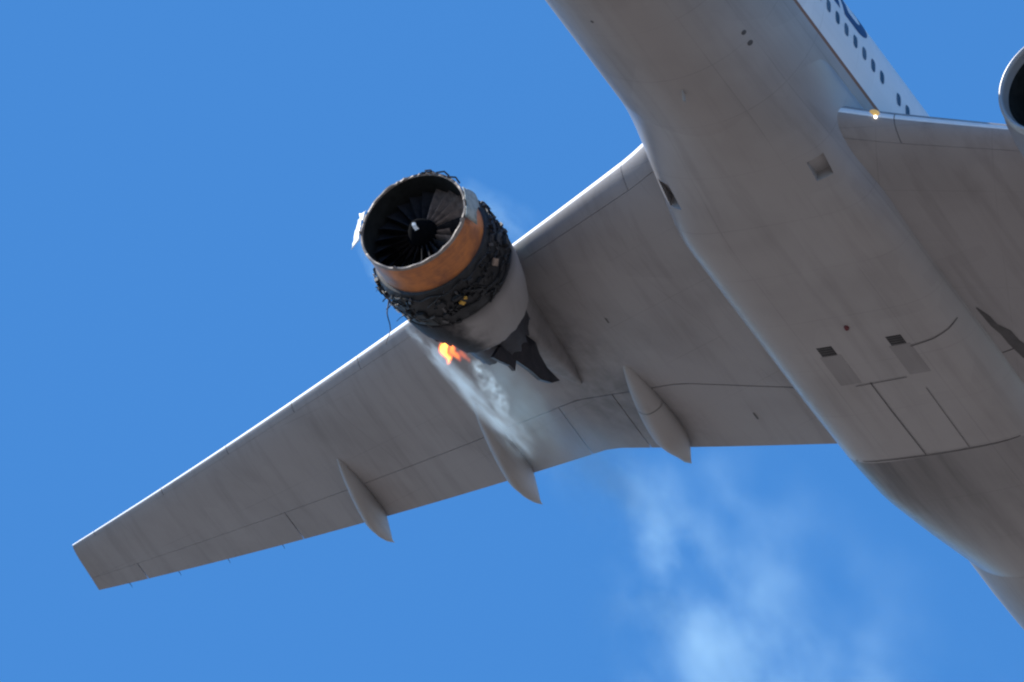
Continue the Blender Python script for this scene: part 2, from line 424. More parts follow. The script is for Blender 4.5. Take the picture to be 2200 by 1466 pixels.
for s, w in ((1, wingS), (-1, wingP)):
    canoe(w, s * 19.2, 34.6, 38.4, .55, .28, .40)
    canoe(w, s * 13.45, 31.4, 36.0, .64, .34, .45)
    canoe(w, s * 7.82, 29.3, 33.75, .56, .44, .45, split=.40)

# ---- wing to body fairing
def smooth(a, b, x):
    k = max(0, min(1, (x - a) / (b - a))); return k * k * (3 - 2 * k)
ZF0, NF, FW, FB, FH = -1.25, 5.0, 3.08, -3.37, .85
FK = [(17.6, 0), (18.6, .05), (19.3, .22), (20.2, .45), (21.2, .64), (22.1, .86), (23.0, 1), (31.0, 1), (33.5, .95), (35.3, .84), (37.4, .46), (40.2, -.12), (60, -.12)]
def fair_k(x):
    if x <= FK[0][0] - .6: return 0.
    def lin(v):
        for (a, ka), (b, kb) in zip(FK, FK[1:]):
            if v <= b: return 0. if v < a else ka + (kb - ka) * (v - a) / (b - a)
        return 0.
    return max(0., sum(lin(x + d * .12) for d in range(-4, 5)) / 9)
def fair_r(a):
    """distance from the body axis to the full fairing outline at angle a from straight down"""
    lo_, hi_ = 2.0, 6.0
    for _ in range(26):
        r = (lo_ + hi_) / 2; yy, zz = abs(r * sin(a)), -r * cos(a)
        v = (yy / FW) ** NF + (abs(zz - ZF0) / (ZF0 - FB)) ** NF if zz < ZF0 else (yy / FW) ** 2.2 + ((zz - ZF0) / FH) ** 2.2
        if v < 1: lo_ = r
        else: hi_ = r
    return lo_
def fair_b(x): return -(3.08 + fair_k(x) * (-FB - 3.08))
def fair_z(x, y, lift=0.):
    k = min(.999, abs(y) / FW); z = ZF0 + (FB - ZF0) * (1 - k ** NF) ** (1 / NF)
    kk = fair_k(x); z0 = -sqrt(max(.01, 3.08 ** 2 - y * y))
    return z0 + (z - z0) * kk - lift
FA = [pi * .58 * (2 * j / 240 - 1) for j in range(241)]
FR = [fair_r(a) for a in FA]
def fair_sec(x):
    kk = fair_k(x); out = []
    for a, r in zip(FA, FR):
        rr = 3.08 + kk * (r - 3.08) if r > 3.08 else min(r, 3.05)
        out.append((x, rr * sin(a), -rr * cos(a)))
    return out
fx = [17.2 + .2 * i for i in range(123)]
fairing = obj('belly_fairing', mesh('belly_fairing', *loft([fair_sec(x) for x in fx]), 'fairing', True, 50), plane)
fairing.data.materials.append(MAT['hole'])
# ramp-shaped air inlets cut into the fairing
def wedge(x0, x1, y0, y1, depth):
    V = []
    for x, d in ((x0, .004), (x1, depth)):
        for yv in (y0, y1): V += [Vector((x, yv, fair_z(x, yv) - .25)), Vector((x, yv, fair_z(x, yv) + d))]
    return V, [(0, 1, 3, 2), (4, 6, 7, 5), (0, 4, 5, 1), (2, 3, 7, 6), (0, 2, 6, 4), (1, 5, 7, 3)]
cutters = []
for (x0, x1, y0, y1, d) in ((20.5, 21.2, -2.32, -1.86, .22), (20.6, 21.5, 2.2, 2.55, .30)):
    me = mesh('cut', *wedge(x0, x1, y0, y1, d), 'fairing', False); c_ = obj('cut', me, plane); cutters.append(c_)
    md = fairing.modifiers.new('b', 'BOOLEAN'); md.operation = 'DIFFERENCE'; md.object = c_; md.solver = 'EXACT'
bpy.context.view_layer.update()
nm_ = bpy.data.meshes.new_from_object(fairing.evaluated_get(bpy.context.evaluated_depsgraph_get()))
fairing.modifiers.clear(); fairing.data = nm_
for c_ in cutters: bpy.data.objects.remove(c_)
def strip(pts, wd, lift=.02, surf=fair_z):
    """thin flat ribbon lying on the fairing along (x, y) points"""
    P = []
    for i in range(len(pts) - 1):
        (xa, ya), (xb, yb) = pts[i], pts[i + 1]; k = max(2, int(math.hypot(xb - xa, yb - ya) / .25))
        P += [(xa + (xb - xa) * j / k, ya + (yb - ya) * j / k) for j in range(k)]
    P.append(pts[-1]); V, F = [], []
    for i, (x, yv) in enumerate(P):
        a, b = P[max(i - 1, 0)], P[min(i + 1, len(P) - 1)]; d = math.hypot(b[0] - a[0], b[1] - a[1]); nx, ny = -(b[1] - a[1]) / d, (b[0] - a[0]) / d
        for s_ in (-.5, .5):
            xx, yy = x + nx * wd * s_, yv + ny * wd * s_; V.append((xx, yy, surf(xx, yy) - lift))
    for i in range(len(P) - 1): F.append((2 * i, 2 * i + 1, 2 * i + 3, 2 * i + 2))
    return V, F
def pz(u, v, z=-3.45): 
    q_ = on(u, v, 2, z); return (q_.x, q_.y)
SEAMS = [([(33.1, 2.8), (33.05, 1.6), (33.1, 0), (33.1, -1.6), (33.1, -2.8)], .04), ([(28.35, -1.3), (28.25, -2.0), (28.1, -2.5), (27.95, -2.8)], .035),
         ([(29.6, .45), (30.9, .45), (33.05, .42)], .03), ([(29.65, .9), (29.62, -.6)], .025), ([(30.2, -.9), (33.05, -.85)], .02)]
for pts, wd in SEAMS: obj('seam', mesh('seam', *strip(pts, wd), 'seam', False), fairing)
def patch(x0, x1, y0, y1, lift, surf=fair_z, n=4):
    V, F = [], []
    for i in range(n + 1):
        for j in range(n + 1):
            x, yv = x0 + (x1 - x0) * i / n, y0 + (y1 - y0) * j / n; V.append((x, yv, surf(x, yv) - lift))
    for i in range(n):
        for j in range(n): a = i * (n + 1) + j; F.append((a, a + 1, a + n + 2, a + n + 1))
    m0 = len(V); V += [(a, b, c + .03) for a, b, c in V]; F += [tuple(m0 + k for k in f[::-1]) for f in list(F)]
    rim = [i * (n + 1) for i in range(n + 1)] + [n * (n + 1) + j for j in range(1, n + 1)] + [i * (n + 1) + n for i in range(n - 1, -1, -1)] + [j for j in range(n - 1, 0, -1)]
    for a, b in zip(rim, rim[1:] + rim[:1]): F.append((a, b, m0 + b, m0 + a))
    return V, F
for yc in (.98, -1.03):
    obj('outlet_panel', mesh('outlet_panel', *patch(28.22, 29.55, yc - .30, yc + .30, .006), 'panel', False), fairing)
    parts = [patch(27.80, 28.21, yc - .22, yc + .22, .003)] 
    obj('outlet_grille', mesh('outlet_grille', *join(parts), 'hole', False), fairing)
    for k in range(4):
        xx = 27.85 + .1 * k
        obj('grille_slat', mesh('grille_slat', *patch(xx, xx + .035, yc - .21, yc + .21, .014, n=2), 'seam', False), fairing)
# red beacon under the belly
V, F = [], []
secs = [[(27.13 + r * cos(2 * pi * j / 14), r * .7 * sin(2 * pi * j / 14), fair_b(27.1) + .01 - h) for j in range(14)] for r, h in ((.10, 0), (.09, .05), (.05, .09), (.01, .10))]
obj('beacon_light', mesh('beacon_light', *loft(secs), 'red'), fairing)
# drain mast and small ports on the belly
def belly(x, yv): return -sqrt(max(0, 3.1 ** 2 - yv * yv))
V, F = slab([(16.45, -.19, -3.09), (16.62, -.19, -3.09), (16.72, -.19, -3.34), (16.62, -.19, -3.34)], Vector((0, 1, 0)), .03)
obj('drain_mast', mesh('drain_mast', V, F, 'canoe', False), fuselage)
for (x, yv, r) in ((15.69, -2.2, .075), (16.13, -2.18, .085), (12.4, -.6, .06), (13.2, .9, .05)):
    nrm = Vector((0, yv, belly(x, yv))).normalized(); ux = Vector((1, 0, 0)); uy = nrm.cross(ux)
    c0 = nrm * 3.07 + Vector((x, 0, 0))
    ss = [[c0 + nrm * h + (ux * cos(2 * pi * k / 12) + uy * sin(2 * pi * k / 12)) * r for k in range(12)] for h in (0, .036)]
    obj('drain_port', mesh('drain_port', *loft(ss), 'seam', False), fuselage)

# ---- landing lamps in the wing roots
for s, w in ((-1, wingP),):
    c_ = foil(0, s * 3.5, -1) + Vector((.10, 0, .08)); f_ = Vector((-1, s * .45, -.25)).normalized(); a_ = f_.cross(Vector((0, 0, 1))).normalized(); b_ = f_.cross(a_)
    ss = [[c_ + f_ * h + (a_ * cos(2 * pi * k / 18) * 1.45 + b_ * sin(2 * pi * k / 18)) * r for k in range(18)] for r, h in ((.11, -.2), (.105, .05), (.08, .10), (.04, .12), (.01, .125))]
    obj('landing_light', mesh('landing_light', *loft(ss), 'lamp'), w)
    c2 = c_ + Vector((.0, 0, -.13)) + f_ * .05 + Vector((0, s * .06, 0))
    ss = [[c2 + f_ * h + (a_ * cos(2 * pi * k / 12) + b_ * sin(2 * pi * k / 12)) * r for k in range(12)] for r, h in ((.045, -.08), (.04, .02), (.03, .05), (.01, .06))]
    obj('lamp_bulb', mesh('lamp_bulb', *loft(ss), 'bulb'), w)

gp = [(28.2, -3.16), (28.7, -3.18), (29.1, -3.2), (29.5, -3.28), (30.0, -3.30), (30.7, -3.4)]
V, F = [], []
for i, (x, yv) in enumerate(gp):
    for e in (0, 1):
        yy = yv - e * (.04 + .065 * i + .05 * (i % 2)); V.append((x, yy, wing_low(x, yy) - .012))
    if i: F.append((2 * i - 2, 2 * i - 1, 2 * i + 1, 2 * i))
obj('flap_gap', mesh('flap_gap', V, F, 'seam', False), wingP, 'dark open gap where the inboard flap meets the body')
for (x, yv, l) in ((27.2, 7.3, .22), (31.5, 4.9, .3)):
    V, F = strip([(x, yv), (x + l, yv)], .05, .012, wing_low); obj('drain_streak', mesh('drain_streak', V, F, 'seam', False), wingS)

# ---- pylons
EX, EZ = 20.4715, -2.6572
def pylon(s):
    yc = 9.61 * s; secs = []
    rows = [(21.9, -1.35, -1.05, .10), (22.4, -1.75, -.75, .30), (23.2, -1.9, -.55, .42), (24.4, -1.9, -.5, .46), (25.4, -1.95, -.7, .46), (26.6, -2.05, -.9, .44), (27.6, -1.95, -1.0, .40), (28.6, -1.72, -1.05, .33), (29.6, -1.45, -1.1, .22), (30.4, -1.2, -1.1, .06)]
    for x, zb, zt, h in rows:
        out = []
        for j in range(20):
            a = 2 * pi * j / 20; c, s_ = cos(a), sin(a)
            out.append((x, yc + h * math.copysign(abs(c) ** .45, c), (zt + zb) / 2 + (zt - zb) / 2 * math.copysign(abs(s_) ** .45, s_)))
        secs.append(out)
    return obj('pylon', mesh('pylon', *loft(secs), 'wing', True, 50), plane)
pylon(1); pylon(-1)

# ---- engines
def blade_secs(r0, r1, n=7, jag=0.):
    secs = []
    for i in range(n):
        r = r0 + (r1 - r0) * i / (n - 1); k = (r - .42) / (1.42 - .42)
        st = -radians(18 + 46 * k); c = .30 + .20 * k - .06 * k * k; th = .05 * (1 - k) + .014; sec = []
        for j in range(12):
            a = 2 * pi * j / 12; u = cos(a) * c / 2; v = sin(a) * th / 2 + .07 * c * (1 - (2 * u / c) ** 2)
            ax = u * cos(st) - v * sin(st); tz = u * sin(st) + v * cos(st)
            rr = r + (jag * random.uniform(-1, 1) if i == n - 1 else 0)
            sec.append((ax, tz, rr))
        secs.append(sec)
    return secs
blade_me = mesh('fan_blade', *loft(blade_secs(.42, 1.405)), 'blade')
shaded_me = mesh('fan_blade', *loft(blade_secs(.42, 1.405)), 'shaded_blade')
stub_me = mesh('broken_fan_blade', *loft(blade_secs(.42, .80, 5, .06)), 'blade')
half_me = mesh('broken_fan_blade_tip', *loft(blade_secs(.42, 1.12, 6, .09)), 'blade')
def fan(eng, yc, x, damaged):
    for k in range(22):
        nm, me = 'fan_blade', (blade_me if damaged and k in (1, 2, 3, 4) else shaded_me)  # lit colour on a few blades, shaded colour on the rest
        if damaged and k == 6: me = stub_me
        if damaged and k == 7: me = half_me
        o = obj(nm, me, eng, 'fan blade snapped off short' if me in (stub_me, half_me) else None)
        o.location = (x, yc, EZ); o.rotation_euler = (2 * pi * k / 22, 0, 0)
def spinner(eng, yc, x):
    prof = [(.12, .43), (-.02, .40), (-.2, .31), (-.36, .20), (-.46, .10), (-.50, .008)]
    sp = obj('spinner', mesh('spinner', *revolve(prof, x, yc, EZ, 32), 'spinner'), eng)
    # white comma painted on the cone
    V, F = [], []; n = 14
    for i in range(n + 1):
        k = i / n; a = radians(8 - 30 * k); dd = -.49 + .16 * k
        r = .02 + .17 * k; wd = .03
        a0_ = a
        for e in (-1, 1):
            rr = max(.012, r); a = a0_ + e * min(1.2, .055 / max(r, .03))
            for (d0, r0_), (d1, r1_) in zip(prof, prof[1:]):
                if r1_ <= rr <= r0_: dd = d1 + (d0 - d1) * (rr - r1_) / (r0_ - r1_)
            V.append((x + dd - .015, yc + (rr + .012) * sin(a), EZ - (rr + .012) * cos(a)))
        if i: F.append((2 * i - 2, 2 * i - 1, 2 * i + 1, 2 * i))
    obj('spinner_mark', mesh('spinner_mark', V, F, 'white', False), eng)
def core(eng, yc, torn=False):
    if torn:
        n_ = 60; rg = random.Random(5); rows = [(1.2, .95), (2.2, 1.0), (3.4, 1.06), (4.4, 1.02), (5.0, .96), (5.45, .88)]
        ss = [[EP(dx + (rg.uniform(-.22, .12) if i == len(rows) - 1 else 0), r, 360 * j / n_) for j in range(n_)] for i, (dx, r) in enumerate(rows)]
        ss += [[v + Vector((-.02, 0, 0)) - (v - Vector((v.x, YS, EZ))) * .05 for v in ss[-1]], [EP(4.2, .8, 360 * j / n_) for j in range(n_)], [EP(4.2, .05, 360 * j / n_) for j in range(n_)]]
        obj('core_nozzle', mesh('core_nozzle', *loft(ss, True, False), 'core'), eng, 'blackened nozzle with a ragged end'); return
    prof = [(1.2, .95), (2.2, 1.0), (3.4, 1.06), (4.4, 1.04), (5.3, .93), (6.2, .80), (7.0, .68), (7.0, .64), (6.2, .66)]
    obj('core_nozzle', mesh('core_nozzle', *revolve(prof, EX, yc, EZ, 48), 'core'), eng)
    prof = [(6.0, .42), (6.8, .40), (7.4, .28), (7.9, .12), (8.05, .01)]
    obj('exhaust_plug', mesh('exhaust_plug', *revolve(prof, EX, yc, EZ, 32), 'core'), eng)
# intact port engine
YP = -9.61
prof = [(-1.02, 1.69), (-.6, 1.79), (0, 1.87), (.8, 1.91), (1.8, 1.90), (2.8, 1.80), (3.7, 1.66), (4.4, 1.48), (4.4, 1.44), (3.4, 1.5), (2.0, 1.5), (.7, 1.44)]
engP = obj('engine', mesh('engine', *revolve(prof, EX, YP, EZ, 72), 'nacelle_dark'), plane, 'undamaged grey engine under the port wing')
prof = [(-1.02, 1.692)] + [(-1.12 - .15 * sin(a) , 1.61 + .08 * cos(a)) for a in [radians(15 * k) for k in range(0, 13)]] + [(-1.0, 1.50), (-.97, 1.495)]
obj('inlet_lip', mesh('inlet_lip', *revolve(prof, EX, YP, EZ, 72), 'lip'), engP)
obj('inlet_duct', mesh('inlet_duct', *revolve([(-.97, 1.493), (-.6, 1.46), (-.2, 1.44), (.75, 1.445)], EX, YP, EZ, 72), 'liner'), engP)
fan(engP, YP, EX + .55, False); spinner(engP, YP, EX + .35); core(engP, YP)
obj('bulkhead', mesh('bulkhead', *revolve([(.9, 1.46), (.95, .9), (.95, .02)], EX, YP, EZ, 48), 'liner'), engP)

YS = 9.61
# damaged starboard engine: inlet and fan cowls gone
def EP(dx, r, deg, yc=YS): a = radians(deg); return Vector((EX + dx, yc + r * sin(a), EZ - r * cos(a)))
rng = random.Random(3)
prof = [(1.05, 1.50), (1.10, 1.62), (1.25, 1.69), (1.8, 1.72), (2.35, 1.72), (2.5, 1.68), (2.6, 1.45)]
engS = obj('engine', mesh('engine', *revolve(prof, EX, YS, EZ, 72), 'black'), plane, 'torn and charred engine on the starboard wing, cowlings gone')
# fan case tube with ragged front edge
secs = []; NS = 144
JG = [.012 * sin(j * .31) + .014 * sin(j * .83 + 1) + .012 * sin(j * .13 + 2) + (rng.uniform(-.09, .05) if rng.random() < .10 else 0) for j in range(NS)]
for j in range(58, 96):
    JG[j] += .05 * sin(j * 1.9) * sin((j - 58) / 38 * pi) + .07 * sin((j - 58) / 38 * pi) ** 2
def jagf(j): return JG[j]
for dx, r in ((0, 1.515), (0.04, 1.53), (.09, 1.535)):
    secs.append([EP(dx + (jagf(j) if dx == 0 else 0), r, 360 * j / NS) for j in range(NS)])
V1, F1 = loft(secs, True, False)
inn = [[EP(JG[j] * .7, 1.47, 360 * j / NS) for j in range(NS)], [EP(.06, 1.455, 360 * j / NS) for j in range(NS)]]
V2, F2 = loft([secs[0], inn[0], inn[1]], True, False)
obj('front_flange', mesh('front_flange', *join([(V1, F1), (V2, F2)]), 'flange'), engS, 'ragged bare metal front edge of the fan case')
obj('fan_case_liner', mesh('fan_case_liner', *revolve([(.06, 1.455), (.3, 1.44), (.7, 1.43), (1.1, 1.43)], EX, YS, EZ, 72), 'liner'), engS)
obj('fan_case_wrap', mesh('fan_case_wrap', *revolve([(.085, 1.50), (.09, 1.522), (.5, 1.535), (.9, 1.545), (1.12, 1.55)], EX, YS, EZ, 96), 'wrap'), engS, 'orange brown resin wrap round the fan case')
fan(engS, YS, EX + .72, True); spinner(engS, YS, EX + .58); core(engS, YS, True)
obj('bulkhead', mesh('bulkhead', *revolve([(1.0, 1.44), (1.05, .9), (1.05, .02)], EX, YS, EZ, 48), 'liner'), engS)
# thrust reverser cowl with a burnt-out gap low on the outboard side
secs = []; na, nx = 120, 26
def cowl_r(dx): return 1.72 - .04 * (dx - 2.45) - .095 * max(0, dx - 2.45) ** 2
V, F = [], []
for i in range(nx + 1):
    dx = 2.45 + 1.85 * i / nx
    for j in range(na):
        jg = rng.uniform(-.03, .03) if i == nx else 0
        V.append(EP(dx + jg, cowl_r(dx), 360 * j / na))
for i in range(nx):
    for j in range(na):
        a = 360 * (j + .5) / na; a = a - 360 if a > 180 else a; dx = 2.45 + 1.85 * (i + .5) / nx
        if 12 < a < 70:
            edge = 3.25 + .28 * abs((a - 38) / 20) + .10 * sin(a * .9) + .06 * sin(a * 2.7)
            if dx > edge: continue
        k = (j + 1) % na; F.append((i * na + j, i * na + k, (i + 1) * na + k, (i + 1) * na + j))
me = mesh('thrust_reverser_cowl', V, F, 'burnt', True, 40)
cowl = obj('thrust_reverser_cowl', me, engS, 'grey reverser cowl with soot and a burnt hole low on its outer side')
sol = cowl.modifiers.new('thick', 'SOLIDIFY'); sol.thickness = .05; sol.offset = -1
bpy.context.view_layer.update(); nm_ = bpy.data.meshes.new_from_object(cowl.evaluated_get(bpy.context.evaluated_depsgraph_get())); cowl.modifiers.clear(); cowl.data = nm_
# inner duct wall seen through the hole
obj('duct_wall', mesh('duct_wall', *revolve([(2.5, 1.42), (3.4, 1.34), (4.1, 1.22)], EX, YS, EZ, 48), 'black'), engS)
# accessories on the charred case: pipes, boxes, clamps
for dx, r, k0, k1 in ((1.24, 1.70, -150, 40), (1.58, 1.735, -120, -20), (2.05, 1.745, -95, 70), (2.30, 1.74, -150, -60)):
    pts = [EP(dx + .05 * sin(k * .23 + dx * 5) + rng.uniform(-.012, .012), r + rng.uniform(-.012, .025), k) for k in range(k0, k1, 4)]
    obj('pipe', mesh('pipe', *tube(pts, .026, 6), 'black'), engS)
for k in range(11):
    a = rng.uniform(-125, 105); dx = rng.uniform(1.15, 1.9); da = rng.uniform(-4, 4); st = rng.uniform(.04, .1); q_n = rng.randint(4, 9)
    pts = [EP(dx + st * q_, 1.72 + .05 * abs(sin(q_ * 1.1 + k)), a + da * q_ + rng.uniform(-1, 1)) for q_ in range(q_n)]
    obj('pipe', mesh('pipe', *tube(pts, rng.uniform(.012, .034), 6), 'black' if k % 4 else 'steel'), engS)
parts, parts2 = [], []
for k in range(170):
    a = rng.uniform(-135, 110); dx = rng.uniform(1.12, 2.42); ar = radians(a); nr = Vector((0, sin(ar), -cos(ar))); ax = Vector((1, 0, 0)); tg = nr.cross(ax)
    th = rng.uniform(0, 3.1); ax, tg = ax * cos(th) + tg * sin(th), tg * cos(th) - ax * sin(th)
    (parts2 if k % 7 == 0 else parts).append(boxat(EP(dx, 1.72 + rng.uniform(0, .05), a), ax, (tg + nr * rng.uniform(-.5, .5)).normalized(), nr, rng.uniform(.03, .2), rng.uniform(.02, .09), rng.uniform(.02, .1)))
obj('charred_fittings', mesh('charred_fittings', *join(parts), 'black', False), engS, kind='stuff')
obj('bare_fittings', mesh('bare_fittings', *join(parts2), 'steel', False), engS, kind='stuff')
def eng_box(nm, dx, deg, l, w_, h, mat, r=1.72, lab=None, rot=0.):
    c_ = EP(dx, r + h / 2, deg); a = radians(deg); nr = Vector((0, sin(a), -cos(a))); ax = Vector((1, 0, 0)); tg = nr.cross(ax)
    ax, tg = ax * cos(rot) + tg * sin(rot), tg * cos(rot) - ax * sin(rot)
    V, F = boxat(c_, ax, tg, nr, l, w_, h); me = mesh(nm, V, F, mat, False)
    bm = bmesh.new(); bm.from_mesh(me); bmesh.ops.bevel(bm, geom=bm.edges[:], offset=min(l, w_, h) * .18, segments=2, affect='EDGES'); bm.to_mesh(me); bm.free()
    return obj(nm, me, engS, lab)
for k in range(18):
    eng_box('accessory_box', rng.uniform(1.3, 2.25), rng.uniform(-125, 100), rng.uniform(.12, .32), rng.uniform(.1, .3), rng.uniform(.05, .14), 'black', rot=rng.uniform(-.3, .3))
eng_box('data_plate', 1.72, -28, .16, .13, .07, 'yellow', 1.80, 'yellow plate on the charred case', .5)
eng_box('bracket', 1.62, -32, .10, .06, .09, 'yellow', 1.80, None, .9)
eng_box('bracket', 1.62, -72, .22, .20, .06, 'tan', 1.78, 'pale tan bracket on the charred case', .5)
for (dx, dg, l, w_) in ((1.55, 70, .5, .05), (1.98, 42, .14, .07), (1.95, 52, .10, .05), (1.9, 60, .09, .04), (2.02, 30, .12, .03)):
    eng_box('metal_shard', dx, dg, l, w_, .03, 'white', 1.78, rot=rng.uniform(.2, 1.1))
# shredded clutter hanging on the outboard lower side
parts = []
for k in range(38):
    a = rng.uniform(25, 100); dx = rng.uniform(1.15, 2.3); p0 = EP(dx, 1.73, a); pts = [p0]
    d = Vector((rng.uniform(-.2, 1), rng.uniform(-.6, .8), rng.uniform(-1, .3))).normalized()
    for q_ in range(3):
        d = (d + Vector((rng.uniform(-.5, .7), rng.uniform(-.5, .5), rng.uniform(-.5, .5)))).normalized(); pts.append(pts[-1] + d * rng.uniform(.04, .12))
    parts.append(tube(pts, rng.uniform(.008, .02), 4))
cl = obj('shredded_wiring', mesh('shredded_wiring', *join(parts), 'wire'), engS, kind='stuff')
# torn dark shield left hanging under the pylon behind the cowl
def torn_shield(pix, y0, y1, nm, lab):
    a = [on(u, v, 1, y0) for u, v in pix]; k = len(a); b = [p_ + Vector((.02, (y1 - y0) * .3, .02)) for p_ in a]
    F = [tuple(range(k)), tuple(range(2 * k - 1, k - 1, -1))] + [(i, (i + 1) % k, k + (i + 1) % k, k + i) for i in range(k)]
    bm = bmesh.new(); vs = [bm.verts.new(v) for v in a + b]
    for f in F: bm.faces.new([vs[i] for i in f])
    bmesh.ops.triangulate(bm, faces=bm.faces[:2] if False else [f for f in bm.faces if len(f.verts) > 4]); bmesh.ops.recalc_face_normals(bm, faces=bm.faces)
    me = bpy.data.meshes.new(nm); bm.to_mesh(me); bm.free(); me.materials.append(MAT['core']); return obj(nm, me, engS, lab)
torn_shield([(1108, 690), (1126, 716), (1141, 744), (1151, 736), (1160, 762), (1176, 790), (1203, 818), (1186, 823), (1163, 816), (1144, 799), (1126, 786), (1106, 772), (1100, 740)], 9.35, 9.75, 'exhaust_shield', 'jagged dark shield hanging between the cowl and the pylon')
torn_shield([(1098, 735), (1112, 752), (1107, 797), (1097, 786), (1074, 776), (1060, 768), (1072, 748)], 9.15, 9.5, 'exhaust_shield', 'short dark torn spike under the cowl edge')
# hanging cables
def hang(u0, v0, u1, v1, yv, n=9, r=.022):
    a, b = on(u0, v0, 1, yv), on(u1, v1, 1, yv)
    return tube([a.lerp(b, k / n) + Vector((.04 * sin(k * 1.3), .05 * sin(k * .8), 0)) for k in range(n + 1)], [r * (1 - .6 * k / n) for k in range(n + 1)], 5)
obj('hanging_cable', mesh('hanging_cable', *hang(836, 640, 833, 742, 11.15), 'wire'), engS, 'loose cable trailing below the engine')
obj('hanging_cable', mesh('hanging_cable', *hang(822, 600, 836, 655, 11.2, 6), 'wire'), engS)
# torn skin still fixed to the front of the case
def shell_patch(nm, a0, a1, f0, f1, r0, r1, mat, lab, n=14, jag=.05, th=.02):
    V, F = [], []; nj = 5
    for i in range(n + 1):
        a = a0 + (a1 - a0) * i / n; e0, e1 = f0(i / n), f1(i / n)
        for j in range(nj + 1):
            k = j / nj; V.append(EP(e0 + (e1 - e0) * k + (rng.uniform(-jag, jag) if j in (0, nj) else 0), r0 + (r1 - r0) * k + rng.uniform(-.01, .01), a))
    for i in range(n):
        for j in range(nj): b = i * (nj + 1) + j; F.append((b, b + 1, b + nj + 2, b + nj + 1))
    o = obj(nm, mesh(nm, V, F, mat, True, 60), engS, lab)
    sm = o.modifiers.new('t', 'SOLIDIFY'); sm.thickness = th; sm.offset = 0
    return o
shell_patch('torn_panel', -122, -84, lambda k: .0, lambda k: .42 + .1 * sin(6 * k), 1.56, 1.72, 'torn', 'grey green torn skin bent outward on the case')
shell_patch('torn_panel', 78, 112, lambda k: .02, lambda k: .26 + .12 * sin(3 * k), 1.56, 1.90, 'white', 'white torn cowl scrap lit by the sun')
for (d0, a0, d1, a1) in ((-.02, 182, .28, 200), (-.10, 188, .2, 192), (.0, 214, .12, 228), (-.04, 200, .1, 212)):
    obj('broken_strut', mesh('broken_strut', *tube([EP(d0, 1.50, a0), EP((d0 + d1) / 2, 1.62, (a0 + a1) / 2), EP(d1, 1.58, a1)], .025, 5), 'wire'), engS)

# ---- tail, out of the frame but part of the aeroplane
def surf(name, rows, mat, vertical=False, s=1):
    secs = []
    for (x, sp, z, c, t_) in rows:
        sec = []
        for i in range(24):
            a = 2 * pi * i / 24; u = .5 - .5 * cos(a); th = 5 * t_ * (.2969 * sqrt(u) - .126 * u - .3516 * u * u + .2843 * u ** 3 - .1036 * u ** 4) * c * (1 if a < pi else -1)
            sec.append((x + u * c, s * sp + (th if vertical else 0), z + (0 if vertical else th)))
        secs.append(sec)
    return obj(name, mesh(name, *loft(secs), mat), plane)
surf('tailplane', [(52.5, .8, 1.2, 7.2, .09), (59.8, 10.76, 2.1, 2.5, .08)], 'wing'); surf('tailplane', [(52.5, .8, 1.2, 7.2, .09), (59.8, 10.76, 2.1, 2.5, .08)], 'wing', False, -1)
surf('tail_fin', [(47.5, 0, 2.4, 9.0, .10), (56.9, 0, 12.6, 3.6, .09)], 'bluepaint', True)

